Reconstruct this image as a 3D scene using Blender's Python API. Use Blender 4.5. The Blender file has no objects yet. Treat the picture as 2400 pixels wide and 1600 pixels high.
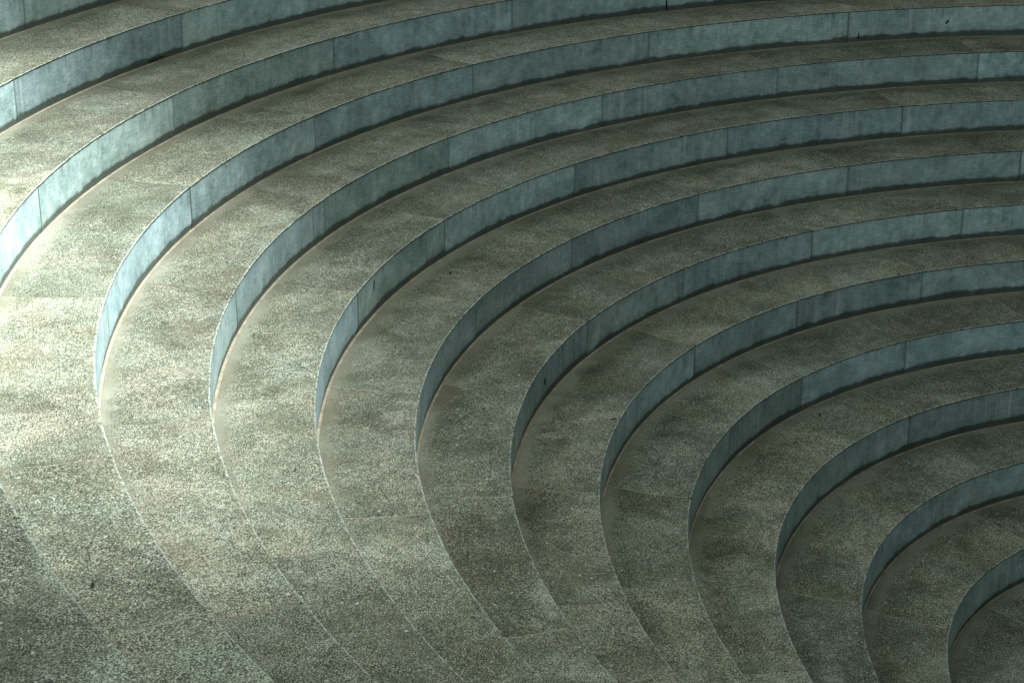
import bpy, bmesh, math, random
from mathutils import Vector, Matrix, noise as mnoise

# ------------------------------------------------------------------ camera, sky, sun
S = 0.85                       # metres per tread module
scene = bpy.context.scene
CP = Vector((-19.69312, -1.13096, 11.01381)) * S
YAW, PITCH, ROLL = 1.00412, 0.36803, -0.00075
fwd = Vector((math.cos(PITCH)*math.sin(YAW), math.cos(PITCH)*math.cos(YAW), -math.sin(PITCH)))
rgt = fwd.cross(Vector((0, 0, 1))).normalized()
upv = rgt.cross(fwd)
r2 = rgt*math.cos(ROLL) + upv*math.sin(ROLL)
u2 = -rgt*math.sin(ROLL) + upv*math.cos(ROLL)
cam = bpy.data.cameras.new('camera')
cam.sensor_fit = 'HORIZONTAL'
cam.sensor_width = 36.0
cam.lens = 4436.93/2400*36.0
cam.clip_end = 3000
cam_o = bpy.data.objects.new('camera', cam)
scene.collection.objects.link(cam_o)
M = Matrix((r2, u2, -fwd)).transposed().to_4x4()
M.translation = CP
cam_o.matrix_world = M
scene.camera = cam_o

SUN_EL, SUN_AZ = 58.0, -50.0   # degrees; azimuth counted from +X towards +Y
w = bpy.data.worlds.new('World')
scene.world = w
w.use_nodes = True
nt = w.node_tree
nt.nodes.clear()
wo = nt.nodes.new('ShaderNodeOutputWorld')
bg = nt.nodes.new('ShaderNodeBackground')
sky = nt.nodes.new('ShaderNodeTexSky')
sky.sky_type = 'NISHITA'
sky.sun_disc = False
sky.sun_elevation = math.radians(SUN_EL)
sky.sun_rotation = math.radians(90 - SUN_AZ)
sky.air_density = 1.0
sky.dust_density = 4.0
sky.ozone_density = 1.0
bg.inputs['Strength'].default_value = 0.15
hsv = nt.nodes.new('ShaderNodeHueSaturation')       # overcast: the blue of the clear sky mostly gone
hsv.inputs['Saturation'].default_value = 0.35
nt.links.new(sky.outputs[0], hsv.inputs['Color'])
tint = nt.nodes.new('ShaderNodeMix')
tint.data_type = 'RGBA'
tint.blend_type = 'MULTIPLY'
tint.inputs[0].default_value = 1.0
tint.inputs[7].default_value = (0.94, 1.05, 0.92, 1)
nt.links.new(hsv.outputs[0], tint.inputs[6])
nt.links.new(tint.outputs[2], bg.inputs[0])
nt.links.new(bg.outputs[0], wo.inputs[0])

sun = bpy.data.lights.new('sun', 'SUN')
sun.energy = 4.3
sun.angle = math.radians(21)
sun.color = (0.93, 1.0, 0.98)
sun_o = bpy.data.objects.new('sun', sun)
scene.collection.objects.link(sun_o)
sd = Vector((math.cos(math.radians(SUN_EL))*math.cos(math.radians(SUN_AZ)),
             math.cos(math.radians(SUN_EL))*math.sin(math.radians(SUN_AZ)),
             math.sin(math.radians(SUN_EL))))
sun_o.rotation_euler = sd.to_track_quat('Z', 'Y').to_euler()

scene.view_settings.view_transform = 'Standard'
scene.view_settings.look = 'None'
scene.view_settings.gamma = 1.0
scene.view_settings.exposure = 1.62

# ------------------------------------------------------------------ plan of the steps
RD = [3.79442, 4.7651, 5.73577, 6.70747, 7.68265, 8.65207, 9.61067, 10.59788, 11.59767,
      12.60279, 13.63531, 14.70006, 15.83806, 17.01992, 18.22, 19.42, 20.62]
ZD = [0.0, 0.49709, 0.99431, 1.49816, 1.99708, 2.48254, 2.96912, 3.46275, 3.96609, 4.47634,
      4.99172, 5.51824, 6.05755, 6.59686, 7.14, 7.68, 8.22]
HM = [0.00178, -0.01848, -0.04726, 0.1121, -0.05176, 0.11225, -0.11707, -0.02112]
DX, DY = 0.10214, 0.00785


def edge(k, th):
    """plan point (metres) on the front arris of step k at angle th (degrees)"""
    kk = k - 7
    t = math.radians(th)
    q = kk/7
    hh = ((HM[0]+HM[1]*q)*math.cos(2*t) + (HM[2]+HM[3]*q)*math.sin(2*t)
          + (HM[4]+HM[5]*q)*math.cos(3*t) + (HM[6]+HM[7]*q)*math.sin(3*t))
    r = RD[k] + hh
    return Vector(((DX*kk + r*math.cos(t))*S, (DY*kk + r*math.sin(t))*S))


def spread(base, n):
    first, last = base[0], base[-1]
    m = n - len(base)
    gap = (first + 360 - last)/(m + 1)
    return sorted(base + [last + gap*(i+1) for i in range(m)])


ODD = [43.2, 58.8, 73.6, 88.2, 102.7, 117.7, 133.1, 148.7]
EVEN = [51.05, 66.3, 81.1, 95.5, 109.85, 125.3, 140.9, 156.4]
MEAS = {13: [101.89], 12: [80.82, 95.46, 109.74], 11: [73.96, 88.28, 102.71, 118.08, 148.99],
        10: [51.03, 66.45, 81.06, 95.75, 109.97, 125.4, 141.08, 152.29],
        9: [43.02, 58.93, 73.88, 88.54, 117.62, 133.21, 148.93],
        8: [51.11, 66.38, 81.16, 96.2, 110.1, 125.33, 140.87],
        7: [43.26, 58.78, 73.56, 88.12, 102.52, 117.66, 133.01, 148.68],
        6: [51.08, 66.29, 81.25, 95.39, 109.82, 125.24, 140.87],
        5: [58.7, 73.4, 88.19, 102.93, 117.66, 133.11],
        4: [65.75, 80.63, 94.96, 109.76, 125.11]}


def joints(k):
    if k == 3:
        return spread([43.5, 72.6, 101.47, 131.0], 12)
    if k == 2:
        return spread([50.0, 79.4, 109.0, 139.0], 12)
    if k == 1:
        return spread([41.0, 70.97, 101.19, 131.0], 12)
    if k == 0:
        return spread([52.0, 82.0, 112.0, 142.0], 12)
    L = spread(list(ODD if k % 2 else EVEN), 24)
    for m in MEAS.get(k, []):
        i = min(range(len(L)), key=lambda j: abs(L[j]-m))
        if abs(L[i]-m) < 4.5:
            L[i] = m
    return L


# ------------------------------------------------------------------ node helpers
class NT:
    def __init__(self, name):
        self.m = bpy.data.materials.new(name)
        self.m.use_nodes = True
        self.t = self.m.node_tree
        self.t.nodes.clear()
        self.out = self.t.nodes.new('ShaderNodeOutputMaterial')
        self.b = self.t.nodes.new('ShaderNodeBsdfPrincipled')
        self.t.links.new(self.b.outputs[0], self.out.inputs[0])

    def n(self, ty, **kw):
        x = self.t.nodes.new(ty)
        for a, v in kw.items():
            setattr(x, a, v)
        return x

    def put(self, sock, v):
        if isinstance(v, bpy.types.NodeSocket):
            self.t.links.new(v, sock)
        elif isinstance(v, (tuple, list)):
            if len(v) == 3 and sock.type == 'RGBA':
                v = (*v, 1)
            sock.default_value = v
        else:
            sock.default_value = v

    def math(self, op, a, b=0.0, c=0.0, clamp=False):
        x = self.n('ShaderNodeMath', operation=op, use_clamp=clamp)
        self.put(x.inputs[0], a)
        self.put(x.inputs[1], b)
        self.put(x.inputs[2], c)
        return x.outputs[0]

    def vmath(self, op, a, b=(0, 0, 0)):
        x = self.n('ShaderNodeVectorMath', operation=op)
        self.put(x.inputs[0], a)
        self.put(x.inputs[1], b)
        return x.outputs[0]

    def step(self, v, lo, hi, a=0.0, b=1.0):
        x = self.n('ShaderNodeMapRange', interpolation_type='SMOOTHSTEP')
        self.put(x.inputs[0], v)
        for i, q in enumerate((lo, hi, a, b)):
            self.put(x.inputs[i+1], q)
        return x.outputs[0]

    def noise(self, vec, scale, detail=4.0, rough=0.6, dist=0.0):
        x = self.n('ShaderNodeTexNoise')
        self.put(x.inputs['Vector'], vec)
        self.put(x.inputs['Scale'], scale)
        self.put(x.inputs['Detail'], detail)
        self.put(x.inputs['Roughness'], rough)
        self.put(x.inputs['Distortion'], dist)
        return x.outputs['Fac']

    def voro(self, vec, scale, rnd=1.0):
        x = self.n('ShaderNodeTexVoronoi')
        self.put(x.inputs['Vector'], vec)
        self.put(x.inputs['Scale'], scale)
        self.put(x.inputs['Randomness'], rnd)
        return x.outputs['Distance'], x.outputs['Color']

    def mix(self, f, a, b, mode='MIX'):
        x = self.n('ShaderNodeMix', data_type='RGBA', blend_type=mode)
        self.put(x.inputs[0], f)
        self.put(x.inputs[6], a)
        self.put(x.inputs[7], b)
        return x.outputs[2]

    def ramp(self, f, stops):
        x = self.n('ShaderNodeValToRGB')
        e = x.color_ramp.elements
        while len(e) > 1:
            e.remove(e[-1])
        e[0].position = stops[0][0]
        e[0].color = (*stops[0][1], 1)
        for p, c in stops[1:]:
            q = e.new(p)
            q.color = (*c, 1)
        self.put(x.inputs[0], f)
        return x.outputs[0]

    def uv(self, name):
        x = self.n('ShaderNodeUVMap', uv_map=name)
        s = self.n('ShaderNodeSeparateXYZ')
        self.t.links.new(x.outputs[0], s.inputs[0])
        return x.outputs[0], s.outputs[0], s.outputs[1]

    def objvec(self):
        tc = self.n('ShaderNodeTexCoord')
        oi = self.n('ShaderNodeObjectInfo')
        r = oi.outputs['Random']
        c = self.n('ShaderNodeCombineXYZ')
        self.put(c.inputs[0], self.math('MULTIPLY', r, 173.0))
        self.put(c.inputs[1], self.math('MULTIPLY', r, 91.0))
        self.put(c.inputs[2], self.math('MULTIPLY', r, 47.0))
        return self.vmath('ADD', tc.outputs['Object'], c.outputs[0]), r

    def bump(self, h, strength, dist):
        x = self.n('ShaderNodeBump')
        self.put(x.inputs['Strength'], strength)
        self.put(x.inputs['Distance'], dist)
        self.put(x.inputs['Height'], h)
        self.t.links.new(x.outputs[0], self.b.inputs['Normal'])

    def fin(self, col, rough, spec=0.4):
        self.put(self.b.inputs['Base Color'], col)
        self.put(self.b.inputs['Roughness'], rough)
        self.put(self.b.inputs['Specular IOR Level'], spec)
        return self.m


def frac(N, r, k):
    return N.math('FRACT', N.math('MULTIPLY', r, k))


def tread_material():
    N = NT('flamed_gneiss')
    P, r = N.objvec()
    _, vb, vf = N.uv('st')                       # metres from the riser behind / from the front arris
    fine = N.noise(P, 95, 3, 0.8)
    grit = N.noise(P, 24, 5, 0.75, 0.3)
    mid = N.noise(P, 5.0, 5, 0.62, 0.4)
    big = N.noise(P, 1.1, 4, 0.6, 0.6)
    big2 = N.noise(N.vmath('ADD', P, (31, 7, 3)), 1.7, 4, 0.55, 0.3)
    _, c0 = N.voro(P, 125)
    s0 = N.n('ShaderNodeSeparateColor')
    N.put(s0.inputs[0], c0)
    _, c1 = N.voro(N.vmath('ADD', P, (4, 4, 4)), 190)
    s1 = N.n('ShaderNodeSeparateColor')
    N.put(s1.inputs[0], c1)
    cell = N.math('ADD', N.math('MULTIPLY', s0.outputs[0], 0.12), N.math('MULTIPLY', s1.outputs[0], 0.10))
    f = N.math('ADD', N.math('MULTIPLY', fine, 0.70), N.math('MULTIPLY', grit, 0.16))
    f = N.math('ADD', f, N.math('SUBTRACT', cell, 0.04))
    # flaky and smoother areas
    clus = N.step(N.noise(N.vmath('ADD', P, (12, 3, 8)), 2.3, 5, 0.65, 0.5), 0.36, 0.60, 0.80, 1.32)
    f = N.math('ADD', 0.5, N.math('MULTIPLY', N.math('SUBTRACT', f, 0.5), clus))
    f = N.math('ADD', f, N.math('MULTIPLY', N.math('SUBTRACT', mid, 0.5), 0.10))
    f = N.math('ADD', f, N.math('MULTIPLY', N.math('SUBTRACT', big, 0.5), 0.22))
    col = N.ramp(f, [(0.37, (0.022, 0.026, 0.018)), (0.44, (0.078, 0.081, 0.058)), (0.505, (0.160, 0.160, 0.119)),
                     (0.56, (0.31, 0.31, 0.255)), (0.64, (0.64, 0.65, 0.575))])
    # warm brown against green grey, block by block and in drifts
    warm = N.step(N.math('ADD', big2, N.math('MULTIPLY', N.math('SUBTRACT', r, 0.5), 0.22)), 0.40, 0.62)
    col = N.mix(warm, N.mix(1.0, col, (0.975, 1.025, 0.98), 'MULTIPLY'), N.mix(1.0, col, (1.04, 0.99, 0.92), 'MULTIPLY'))
    tone = N.math('ADD', 0.84, N.math('MULTIPLY', frac(N, r, 7.3), 0.32))
    tv = N.n('ShaderNodeCombineColor')
    for i in range(3):
        N.put(tv.inputs[i], tone)
    col = N.mix(1.0, col, tv.outputs[0], 'MULTIPLY')
    # broad dark stains
    st = N.step(N.noise(N.vmath('ADD', P, (41, 17, 2)), 1.5, 5, 0.62, 0.8), 0.54, 0.68)
    col = N.mix(N.math('MULTIPLY', st, 0.42), col, N.mix(1.0, col, (0.42, 0.42, 0.38), 'MULTIPLY'))
    # white flaked patches
    wp = N.math('MULTIPLY', N.step(N.noise(N.vmath('ADD', P, (3, 55, 9)), 2.6, 6, 0.72, 0.5), 0.57, 0.67),
                N.step(f, 0.46, 0.60))
    col = N.mix(N.math('MULTIPLY', wp, 0.75), col, (0.60, 0.60, 0.54))
    # sparse white chips
    d, c = N.voro(P, 9.0)
    cs = N.n('ShaderNodeSeparateColor')
    N.put(cs.inputs[0], c)
    chip = N.math('MULTIPLY', N.step(d, 0.15, 0.09), N.math('GREATER_THAN', cs.outputs[0], 0.76))
    col = N.mix(N.math('MULTIPLY', chip, 0.7), col, (0.62, 0.62, 0.58))
    # dark trodden spots
    d2, c2 = N.voro(N.vmath('MULTIPLY', P, (1.0, 1.0, 1.0)), 2.7)
    cs2 = N.n('ShaderNodeSeparateColor')
    N.put(cs2.inputs[0], c2)
    dd = N.math('ADD', d2, N.math('MULTIPLY', N.math('SUBTRACT', grit, 0.5), 0.10))
    spot = N.math('MULTIPLY', N.step(dd, 0.075, 0.035), N.math('GREATER_THAN', cs2.outputs[1], 0.55))
    col = N.mix(N.math('MULTIPLY', spot, 0.85), col, (0.025, 0.032, 0.026))
    # yellow lichen, rare
    li = N.math('MULTIPLY', N.step(N.noise(N.vmath('ADD', P, (77, 5, 1)), 1.5, 5, 0.7, 0.3), 0.64, 0.74),
                N.step(fine, 0.42, 0.58))
    col = N.mix(N.math('MULTIPLY', li, 0.55), col, (0.36, 0.34, 0.14))
    # smooth film of dirt along the foot of the riser behind
    nb = N.noise(P, 3.2, 4, 0.6)
    fw = N.math('ADD', vb, N.math('MULTIPLY', N.math('SUBTRACT', nb, 0.5), 0.30))
    film = N.step(fw, 0.20, 0.02)
    fc = N.mix(N.step(N.noise(N.vmath('ADD', P, (9, 61, 4)), 0.7, 3, 0.55), 0.38, 0.60), (0.195, 0.183, 0.132), (0.33, 0.325, 0.262))
    col = N.mix(N.math('MULTIPLY', film, 0.80), col, fc)
    foot = N.step(vb, 0.022, 0.012)
    col = N.mix(N.math('MULTIPLY', foot, 0.4), col, (0.22, 0.17, 0.11))
    # worn pale arris
    en = N.noise(P, 24, 4, 0.8)
    wear = N.math('MULTIPLY', N.step(vf, 0.016, 0.008), N.step(en, 0.40, 0.58))
    col = N.mix(N.math('MULTIPLY', wear, 0.75), col, (0.52, 0.58, 0.55))
    N.bump(N.math('ADD', N.math('MULTIPLY', f, 1.0), N.math('MULTIPLY', mid, 0.3)), 0.55, 0.010)
    return N.fin(col, N.math('SUBTRACT', 0.86, N.math('MULTIPLY', film, 0.12)), 0.35)


def riser_material():
    N = NT('sawn_bluestone')
    P, r = N.objvec()
    uvv, ua, uh = N.uv('st')                     # metres along the block / above the foot
    _, ue, ut = N.uv('ed')                       # metres from the nearest block end / below the arris
    off = N.n('ShaderNodeCombineXYZ')
    N.put(off.inputs[0], N.math('MULTIPLY', r, 61.0))
    N.put(off.inputs[1], N.math('MULTIPLY', r, 23.0))
    U = N.vmath('ADD', uvv, off.outputs[0])
    cloud = N.noise(U, 2.2, 5, 0.6, 0.4)
    mot = N.noise(U, 9, 5, 0.65, 0.2)
    fine = N.noise(U, 60, 3, 0.7)
    brush = N.noise(N.vmath('MULTIPLY', U, (0.10, 1.0, 1.0)), 75, 3, 0.7)       # saw lines along
    vert = N.noise(N.vmath('MULTIPLY', U, (1.0, 0.05, 1.0)), 22, 4, 0.65)       # run marks
    v = N.math('ADD', N.math('MULTIPLY', cloud, 0.34), N.math('MULTIPLY', mot, 0.24))
    v = N.math('ADD', v, N.math('MULTIPLY', brush, 0.27))
    v = N.math('ADD', v, N.math('MULTIPLY', vert, 0.13))
    v = N.math('ADD', v, N.math('MULTIPLY', fine, 0.18))
    v = N.math('SUBTRACT', v, 0.080)
    col = N.ramp(v, [(0.37, (0.120, 0.175, 0.172)), (0.44, (0.265, 0.350, 0.350)),
                     (0.52, (0.41, 0.510, 0.515)), (0.60, (0.60, 0.70, 0.70))])
    hue = frac(N, r, 13.7)
    col = N.mix(hue, N.mix(1.0, col, (0.96, 1.00, 0.98), 'MULTIPLY'), N.mix(1.0, col, (0.93, 1.00, 1.07), 'MULTIPLY'))
    tone = N.math('ADD', 0.72, N.math('MULTIPLY', frac(N, r, 5.1), 0.42))
    tv = N.n('ShaderNodeCombineColor')
    for i in range(3):
        N.put(tv.inputs[i], tone)
    col = N.mix(1.0, col, tv.outputs[0], 'MULTIPLY')
    # pale mineral veins, nearly along the bed
    vv = N.noise(N.vmath('MULTIPLY', N.vmath('ADD', U, (5, 9, 0)), (0.25, 2.6, 1.0)), 7, 3, 0.6, 0.5)
    vm = N.math('MULTIPLY', N.step(vv, 0.60, 0.68), N.step(frac(N, r, 29.0), 0.55, 0.7))
    col = N.mix(N.math('MULTIPLY', vm, 0.40), col, (0.42, 0.46, 0.38))
    # pale lime runs in some places
    lr = N.math('MULTIPLY', N.step(N.noise(N.vmath('MULTIPLY', N.vmath('ADD', U, (1, 2, 3)), (1, 0.03, 1)), 13, 3, 0.6), 0.52, 0.68),
                N.step(N.noise(N.vmath('MULTIPLY', U, (1, 0.2, 1)), 0.9, 2, 0.5), 0.50, 0.62))
    col = N.mix(N.math('MULTIPLY', lr, 0.6), col, (0.56, 0.62, 0.61))
    # dark runs from the arris
    dr = N.math('MULTIPLY', N.step(N.noise(N.vmath('MULTIPLY', N.vmath('ADD', U, (8, 1, 3)), (1, 0.05, 1)), 15, 3, 0.6), 0.56, 0.68),
                N.step(N.math('ADD', ut, N.math('MULTIPLY', N.math('SUBTRACT', mot, 0.5), 0.3)), 0.22, 0.02))
    col = N.mix(N.math('MULTIPLY', dr, 0.45), col, (0.075, 0.095, 0.085))
    # white chips
    d, c = N.voro(U, 13.0)
    cs = N.n('ShaderNodeSeparateColor')
    N.put(cs.inputs[0], c)
    chip = N.math('MULTIPLY', N.step(d, 0.14, 0.06), N.math('GREATER_THAN', cs.outputs[0], 0.90))
    col = N.mix(N.math('MULTIPLY', chip, 0.6), col, (0.55, 0.62, 0.62))
    # dark chips, rare
    d3, c3 = N.voro(N.vmath('MULTIPLY', U, (1.6, 0.9, 1)), 3.0)
    cs3 = N.n('ShaderNodeSeparateColor')
    N.put(cs3.inputs[0], c3)
    dk = N.math('MULTIPLY', N.step(d3, 0.055, 0.03), N.math('GREATER_THAN', cs3.outputs[2], 0.80))
    col = N.mix(N.math('MULTIPLY', dk, 0.9), col, (0.015, 0.018, 0.015))
    # overhang shadow painted as a thin line below the arris; grime: band of splashed dirt at the foot, shading of dirt at the ends
    top = N.step(N.math('ADD', ut, N.math('MULTIPLY', N.math('SUBTRACT', mot, 0.5), 0.03)), 0.022, 0.004)
    col = N.mix(N.math('MULTIPLY', top, 0.75), col, (0.045, 0.055, 0.045))
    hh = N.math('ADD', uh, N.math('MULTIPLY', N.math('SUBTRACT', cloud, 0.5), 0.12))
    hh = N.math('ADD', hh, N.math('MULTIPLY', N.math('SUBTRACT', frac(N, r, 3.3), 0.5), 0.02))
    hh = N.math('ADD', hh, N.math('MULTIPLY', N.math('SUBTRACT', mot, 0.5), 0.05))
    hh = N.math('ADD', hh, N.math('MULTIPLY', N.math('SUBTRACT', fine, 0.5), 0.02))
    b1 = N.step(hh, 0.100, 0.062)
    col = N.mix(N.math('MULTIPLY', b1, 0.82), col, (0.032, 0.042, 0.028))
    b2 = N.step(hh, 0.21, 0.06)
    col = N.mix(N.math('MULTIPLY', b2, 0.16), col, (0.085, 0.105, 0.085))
    en = N.step(N.math('ADD', ue, N.math('MULTIPLY', N.math('SUBTRACT', vert, 0.5), 0.08)), 0.035, 0.0)
    col = N.mix(N.math('MULTIPLY', en, 0.35), col, (0.08, 0.10, 0.09))
    N.bump(N.math('ADD', N.math('MULTIPLY', mot, 0.6), N.math('MULTIPLY', brush, 0.3)), 0.25, 0.004)
    return N.fin(col, N.step(mot, 0.3, 0.7, 0.48, 0.66), 0.4)


def flat_material(name, a, b, scale, rough=0.85):
    N = NT(name)
    tc = N.n('ShaderNodeTexCoord')
    f = N.noise(tc.outputs['Object'], scale, 5, 0.65)
    return N.fin(N.mix(N.step(f, 0.35, 0.65), a, b), rough, 0.3)


M_TREAD = tread_material()
M_RISER = riser_material()
M_DARK = flat_material('dirty_joint_edge_shade', (0.012, 0.014, 0.012), (0.035, 0.035, 0.028), 9)  # dark joints and chips, also the shadow line painted on tread fronts
M_MORTAR = flat_material('tan_mortar', (0.34, 0.27, 0.20), (0.50, 0.42, 0.33), 14)
M_BEAD = flat_material('foot_mortar', (0.30, 0.255, 0.19), (0.46, 0.41, 0.33), 7)
M_GROUND = flat_material('ground_stone', (0.17, 0.17, 0.14), (0.26, 0.26, 0.22), 3)
M_CONC = flat_material('concrete', (0.20, 0.20, 0.18), (0.28, 0.28, 0.26), 1.5)

COL = scene.collection


def link(name, bm, mats, parent=None):
    me = bpy.data.meshes.new(name)
    bm.to_mesh(me)
    bm.free()
    for m in mats:
        me.materials.append(m)
    o = bpy.data.objects.new(name, me)
    COL.objects.link(o)
    if parent:
        o.parent = parent
    return o


def grid(bm, rows, uvs, mat, closed=False, smooth=True, uvl=None):
    """rows: list of lists of coordinates; uvs: per layer, same shape"""
    V = [[bm.verts.new(c) for c in r] for r in rows]
    for i in range(len(V)-1):
        n = len(V[i])
        for j in range(n if closed else n-1):
            j2 = (j+1) % n
            try:
                f = bm.faces.new((V[i][j], V[i][j2], V[i+1][j2], V[i+1][j]))
            except ValueError:
                continue
            f.material_index = mat[i] if isinstance(mat, list) else mat
            f.smooth = smooth
            if uvl:
                for L, U in zip(uvl, uvs):
                    for lp, (a, b) in zip(f.loops, ((i, j), (i, j2), (i+1, j2), (i+1, j))):
                        lp[L].uv = U[a][b]
    return V


def rough_off(x, y, s, amp):
    return (mnoise.noise(Vector((x*s, y*s, 3.1))) + 0.5*mnoise.noise(Vector((x*s*2.7, y*s*2.7, 7.7))))*amp


def build_step(k, label):
    e = bpy.data.objects.new('stone_step', None)
    COL.objects.link(e)
    c0 = Vector((DX*(k-7)*S, DY*(k-7)*S, 0))
    zt = ZD[k]*S
    zb = (ZD[k-1] if k > 0 else ZD[0]-0.49)*S
    e.location = (c0.x, c0.y, zb)
    e['label'] = label
    e['category'] = 'step'
    e['group'] = 'curved stone steps of the amphitheatre'
    J = joints(k)
    H = zt - zb
    for bi in range(len(J)):
        a0, a1 = J[bi], J[(bi+1) % len(J)]
        if a1 < a0:
            a1 += 360
        rng = random.Random(1000*k+bi)
        rad = RD[k]*S
        arc = math.radians(a1-a0)*rad
        gap = 0.009/rad*57.3/2
        gapt = 0.009/rad*57.3/2
        am = (a0+a1)/2 % 360
        seen = 25 < am < 185
        n = max(6, int(arc/(0.06 if seen else 0.3)))
        dz = rng.uniform(-0.0012, 0.0012)
        dr = rng.uniform(-0.003, 0.003)
        # ---- tread slab: top, eased arris, short front face
        bm = bmesh.new()
        L = bm.loops.layers.uv.new('st')
        rows = [[] for _ in range(7)]
        us = [[] for _ in range(7)]
        for i in range(n+1):
            th = a0 + gapt + (a1-a0-2*gapt)*i/n
            f = edge(k, th)
            b = edge(k+1, th)
            cc = Vector((c0.x, c0.y))
            d = (f - cc).normalized()
            b = b + d*0.006
            W = (b-f).length
            ro = rough_off(f.x, f.y, 9, 0.0035) + dr
            chipz = max(0.0, rough_off(f.x, f.y, 12, 0.024) - 0.007)
            f0 = f + d*ro
            P = [(b, 0.0), (f0 + d*(W*0.5), 0.0), (f0 + d*0.06, 0.0), (f0 + d*(0.007+chipz), -0.0004),
                 (f0, -0.005-chipz*0.6), (f0, -0.016), (f0 + d*0.02, -0.018)]
            V = [0.0, W*0.5, W-0.06, W-0.007, W, W, W]
            for q, ((p, z), v) in enumerate(zip(P, V)):
                rows[q].append((p.x-c0.x, p.y-c0.y, zt+z+dz-zb))
                us[q].append((v, W-v))
        grid(bm, rows, [us], [0, 0, 0, 0, 1, 1], smooth=False, uvl=[L])  # front face dark: the overhang's shadow line put into the colour
        # ends of the slab
        link('tread_slab', bm, [M_TREAD, M_DARK], e)
        # ---- riser slab
        bm = bmesh.new()
        L = bm.loops.layers.uv.new('st')
        L2 = bm.loops.layers.uv.new('ed')
        prof = [(0.005, H-0.010), (0.004, H*0.6), (0.004, 0.105), (0.006, 0.075), (0.014, 0.035), (0.022, -0.01)]
        rows = [[] for _ in prof]
        u1 = [[] for _ in prof]
        u22 = [[] for _ in prof]
        for i in range(-1, n+2):
            ii = min(max(i, 0), n)
            th = a0 + gap + (a1-a0-2*gap)*ii/n
            f = edge(k, th)
            d = (f - Vector((c0.x, c0.y))).normalized()
            back = 0.03 if i in (-1, n+1) else 0.0
            s = arc*ii/n
            for q, (o, z) in enumerate(prof):
                p = f + d*(o+dr+back)
                rows[q].append((p.x-c0.x, p.y-c0.y, z))
                u1[q].append((s, max(z, 0)))
                u22[q].append((min(s, arc-s), H-z))
        grid(bm, rows, [u1, u22], 0, smooth=False, uvl=[L, L2])
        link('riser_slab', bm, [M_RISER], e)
    # ---- mortar behind the joints, and bead along the foot
    bm = bmesh.new()
    N = 480
    pr = [(None, -0.0022), (0.035, -0.0022), (0.035, -H-0.02)]
    rows = [[] for _ in pr]
    for i in range(N):
        th = 360*i/N
        f = edge(k, th)
        b = edge(k+1, th)
        d = (f - Vector((c0.x, c0.y))).normalized()
        for q, (o, z) in enumerate(pr):
            p = (b + d*0.02) if o is None else f + d*o
            rows[q].append((p.x-c0.x, p.y-c0.y, H+z))
    grid(bm, rows, None, [0, 1], closed=True, smooth=False)
    link('mortar_bed', bm, [M_MORTAR, M_DARK], e)
    bm = bmesh.new()
    N = 900
    rows = [[], [], []]
    for i in range(N):
        th = 360*i/N
        f = edge(k, th)
        d = (f - Vector((c0.x, c0.y))).normalized()
        wob = rough_off(f.x, f.y, 5, 0.004)
        for q, (o, z) in enumerate(((0.026, 0.006), (0.012+wob*0.3, 0.006), (-0.004+wob, 0.0008))):
            p = f + d*o
            rows[q].append((p.x-c0.x, p.y-c0.y, z))
    grid(bm, rows, None, 0, closed=True, smooth=False)
    link('foot_mortar', bm, [M_BEAD], e)
    return e


LABELS = [
    'lowest stone step, only its dark flat tread showing in the bottom right corner',
    'smallest curved step with a short dark riser in the bottom right corner',
    'second smallest curved step, up from the bottom right corner, one riser joint showing',
    'third curved step up from the bottom right corner, with a plain dark riser',
    'fourth curved step up from the bottom right corner',
    'fifth curved step up from the bottom right, pale veins low on its riser',
    'sixth curved step from the bottom right, black chip and darkest block on its riser',
    'seventh curved step up from the bottom right corner, crossing the middle of the picture',
    'eighth curved step up from the bottom right, bright riser end left of centre',
    'ninth curved step up from the bottom right, pale lime runs on its riser',
    'tenth curved step from the bottom right, brightly lit riser ending near the left edge',
    'eleventh curved step from the bottom right, riser running off the left edge half way down',
    'curved step near the top left with a black moss clump at the riser foot',
    'highest curved step in view, only its riser showing in the top left corner',
    'curved stone step next above the highest one in view, one below the rim',
    'uppermost curved stone step forming the rim of the bowl']
for k in range(0, 16):
    build_step(k, LABELS[k])

# ------------------------------------------------------------------ ground and floor
bm = bmesh.new()
N = 240
rows = [[], [], []]
for i in range(N):
    th = 360*i/N
    f = edge(16, th)
    t = math.radians(th)
    for q, v in enumerate(((f.x, f.y), (math.cos(t)*60, math.sin(t)*60), (math.cos(t)*900, math.sin(t)*900))):
        rows[q].append((v[0], v[1], ZD[15]*S-0.002))
grid(bm, rows, None, 0, closed=True, smooth=False)
g = link('ground', bm, [M_GROUND])
g['kind'] = 'structure'
bm = bmesh.new()
vs = []
for i in range(N):
    f = edge(0, 360*i/N)
    vs.append(bm.verts.new((f.x*1.02, f.y*1.02, -0.49*S-0.0005)))
bm.faces.new(vs)
g = link('floor', bm, [M_GROUND])
g['kind'] = 'structure'

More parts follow.
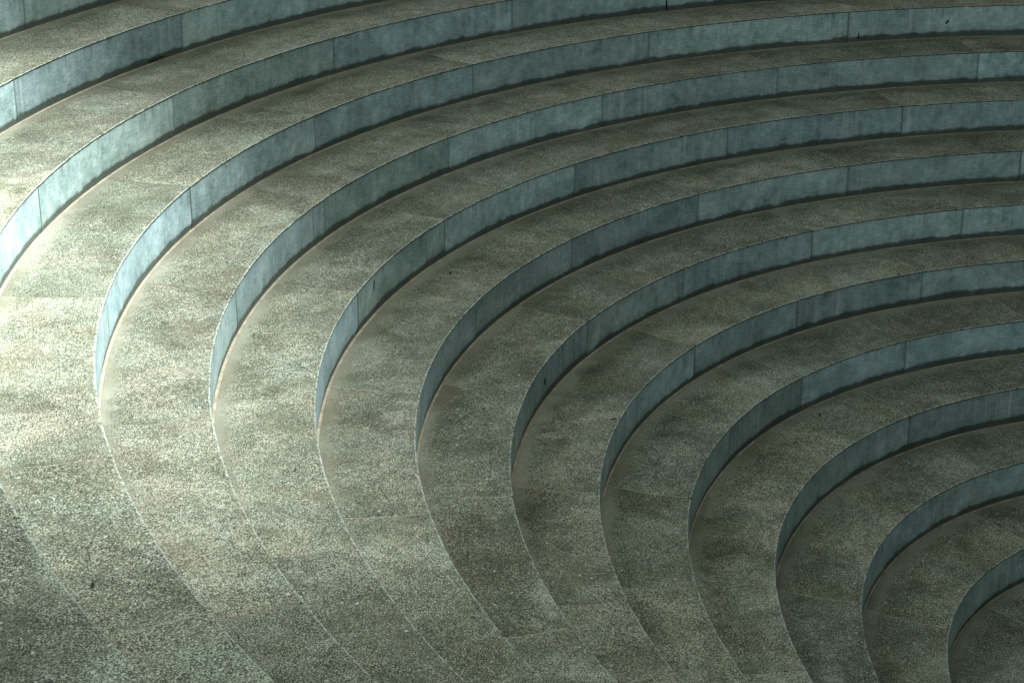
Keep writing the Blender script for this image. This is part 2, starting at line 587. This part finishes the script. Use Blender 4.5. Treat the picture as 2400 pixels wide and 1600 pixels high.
# ------------------------------------------------------------------ unseen roof added to shade the steps, its opening placed for the sun pool
ROOF_Z, ROOF_R, OC_R = 16.0, 16.8, 4.3
PX, PY, PZ = -8.3, 11.5, 4.2
q = (ROOF_Z-PZ)/math.tan(math.radians(SUN_EL))
OX, OY = PX + q*math.cos(math.radians(SUN_AZ)), PY + q*math.sin(math.radians(SUN_AZ))
roof_e = bpy.data.objects.new('added_shade_roof', None)
COL.objects.link(roof_e)
roof_e['label'] = 'added unseen roof on columns, its round opening shaping the light on the steps'
roof_e['category'] = 'roof'
bm = bmesh.new()
rows = [[], [], [], []]
for i in range(180):
    t = 2*math.pi*i/180
    c, s = math.cos(t), math.sin(t)
    rows[0].append((OX+OC_R*c, OY+OC_R*s, ROOF_Z+0.5))
    rows[1].append((ROOF_R*c, ROOF_R*s, ROOF_Z+0.5))
    rows[2].append((ROOF_R*c, ROOF_R*s, ROOF_Z))
    rows[3].append((OX+OC_R*c, OY+OC_R*s, ROOF_Z))
grid(bm, rows+[rows[0]], None, 0, closed=True, smooth=False)
bmesh.ops.remove_doubles(bm, verts=bm.verts, dist=1e-4)
link('shade_roof_slab', bm, [M_CONC], roof_e)
for a in (20, 65, 110, 150, 215, 245, 290, 335):  # added columns carrying the unseen shading roof
    bm = bmesh.new()
    t = math.radians(a)
    cx, cy = 16.05*math.cos(t), 16.05*math.sin(t)
    rows = []
    for rr, z in ((0.42, 6.0), (0.42, ZD[14]*S+0.3), (0.34, ZD[14]*S+0.34), (0.34, ROOF_Z-0.5), (0.5, ROOF_Z-0.25), (0.5, ROOF_Z-0.001)):
        rows.append([(cx+rr*math.cos(2*math.pi*i/32), cy+rr*math.sin(2*math.pi*i/32), z) for i in range(32)])
    grid(bm, rows, None, 0, closed=True, smooth=False)
    link('shade_roof_column', bm, [M_CONC], roof_e)
WALL_A, WALL_B = -135, 60  # unseen wall added to keep light off the right side
bm = bmesh.new()
rows = [[], [], [], []]
for i in range(61):
    t = math.radians(WALL_A + (WALL_B-WALL_A)*i/60)
    c, s = math.cos(t), math.sin(t)
    rows[0].append((18.4*c, 18.4*s, ZD[15]*S-0.01))
    rows[1].append((18.4*c, 18.4*s, ROOF_Z+2.5))
    rows[2].append((18.8*c, 18.8*s, ROOF_Z+2.5))
    rows[3].append((18.8*c, 18.8*s, ZD[15]*S-0.01))
grid(bm, rows, None, 0, smooth=False)
wl = link('added_shade_wall', bm, [M_CONC])
wl['label'] = 'added unseen curved wall that shades the right side of the steps'
wl['category'] = 'wall'

# ------------------------------------------------------------------ single marks the stone shows
def blob(bm, c, a, b, h, ang, seed, flat=0.35, n=18, m=5):
    rng = random.Random(seed)
    ph = [rng.uniform(0, 6.28) for _ in range(4)]
    rows = []
    for j in range(m+1):
        q = math.cos(j/m*math.pi/2)
        zz = math.sin(j/m*math.pi/2)*h
        r = []
        for i in range(n):
            t = 2*math.pi*i/n
            w = 1 + 0.22*math.sin(2*t+ph[0]) + 0.16*math.sin(3*t+ph[1]) + 0.12*math.sin(5*t+ph[2]) + rng.uniform(-0.1, 0.1)
            x, y = a*q*w*math.cos(t), b*q*w*math.sin(t)
            r.append((c.x + x*math.cos(ang) - y*math.sin(ang), c.y + x*math.sin(ang) + y*math.cos(ang),
                      c.z + zz*rng.uniform(0.8, 1.2)))
        rows.append(r)
    grid(bm, rows, None, 0, closed=True, smooth=False)


M_MOSS = flat_material('dark_moss', (0.008, 0.014, 0.006), (0.03, 0.045, 0.018), 60)
M_LEAF = flat_material('dead_leaf', (0.018, 0.020, 0.012), (0.05, 0.045, 0.028), 30)

# moss clump at the foot of the riser of step 12
bm = bmesh.new()
base = Vector((-1.397, 13.563, ZD[11]*S + 0.015))
base -= Vector((base.x, base.y, 0)).normalized()*0.03
base.z = ZD[11]*S + 0.02
rng = random.Random(5)
tang = math.atan2(base.y, base.x) + math.pi/2
for i in range(26):
    u_ = rng.gauss(0, 0.11)
    p = base + Vector((math.cos(tang)*u_, math.sin(tang)*u_, rng.uniform(-0.005, 0.03)*(1-min(1, abs(u_)*4))))
    p -= Vector((base.x, base.y, 0)).normalized()*rng.uniform(-0.02, 0.03)
    blob(bm, p, rng.uniform(0.015, 0.035), rng.uniform(0.01, 0.02), rng.uniform(0.015, 0.04), rng.uniform(0, 3), i, m=3, n=10)
mo = link('moss', bm, [M_MOSS])
mo['label'] = 'small black clump of moss at the foot of an upper left riser'
mo['category'] = 'moss'

# holes and a crack in single risers: thin dark pieces 2 mm proud of the stone they belong to
STEPS = [o for o in COL.objects if o.name.startswith('stone_step')]
for name, k, th, hf, wd, ht, lean in (('chip', 6, 104.2, 0.55, 0.011, 0.036, 0.006), ('crack', 11, 62.3, 0.25, 0.012, 0.10, 0.006),
                                      ('crack', 8, 107.0, 0.72, 0.006, 0.04, -0.016), ('chip', 10, 43.7, 0.5, 0.020, 0.03, -0.02),
                                      ('crack', 10, 50.2, 0.2, 0.011, 0.05, 0.0)):
    par = min(STEPS, key=lambda o: abs(o.location.z - ZD[k-1]*S))
    H = (ZD[k]-ZD[k-1])*S
    cx, cy = DX*(k-7)*S, DY*(k-7)*S
    rng = random.Random(k*7+3)
    bm = bmesh.new()
    rows = [[], []]
    for i in range(16):
        t = 2*math.pi*i/16
        w_ = 1+rng.uniform(-0.25, 0.25)
        du, dv = wd*w_*math.cos(t) + lean*math.sin(t), ht*w_*math.sin(t)
        f = edge(k, th + math.degrees(du/(RD[k]*S)))
        d = (f-Vector((cx, cy))).normalized()
        for q, o_ in ((0, 0.012), (1, -0.002)):
            p = f + d*o_
            rows[q].append((p.x-cx, p.y-cy, H*hf+dv))
    V = grid(bm, rows, None, 0, closed=True, smooth=False)
    bm.faces.new(V[1])
    link(name, bm, [M_DARK], par)

LEAVES = [(-1.397, 9.557, 7, 'small dark leaf on the seventh tread, right of centre of the lit area', 0.055, 0.3),
          (-0.249, 5.438, 2, 'small dark leaf on the second tread near the lower right', 0.03, 1.2),
          (-0.071, 5.922, 4, 'dark leaf on a tread at the middle right, below a riser', 0.045, 0.1),
          (-6.767, 7.304, 8, 'dark leaf on the eighth tread left of the bottom centre', 0.038, 0.2),
          (-10.031, 6.107, 10, 'long dark curled leaf on the broad tread at the lower left', 0.045, 0.5),
          (-10.063, 5.927, 10, 'tiny dark leaf just below the long curled leaf at the lower left', 0.018, 0.4),
          (-2.118, 7.185, 5, 'dark leaf beside the front edge of the fifth tread', 0.05, 2.4),
          (-0.001, 4.252, 1, 'small dark leaf on the tread above the smallest riser at the lower right', 0.035, 1.0)]
for x, y, k, lab, size, ang in LEAVES:
    size *= 0.62
    c = Vector((x, y, ZD[k]*S))
    bm = bmesh.new()
    rows = []
    for j in range(7):
        u_ = (j/6-0.5)*2
        wd = size*0.33*math.sqrt(max(0.0, 1-u_*u_))+0.0008
        r = []
        for i in range(5):
            v_ = (i/4-0.5)*2
            lx, ly = size*u_, wd*v_ + 0.12*size*math.sin(u_*2)
            z = 0.004 + abs(v_)**1.5*size*0.22 + u_*u_*size*0.12
            r.append((c.x+lx*math.cos(ang)-ly*math.sin(ang), c.y+lx*math.sin(ang)+ly*math.cos(ang), c.z+z))
        rows.append(r)
    grid(bm, rows, None, 0, smooth=True)
    o = link('dead_leaf', bm, [M_LEAF])
    so = o.modifiers.new('thickness', 'SOLIDIFY')
    so.thickness = 0.0012
    o['label'] = lab
    o['category'] = 'leaf'
    o['group'] = 'dead leaves lying on the treads'
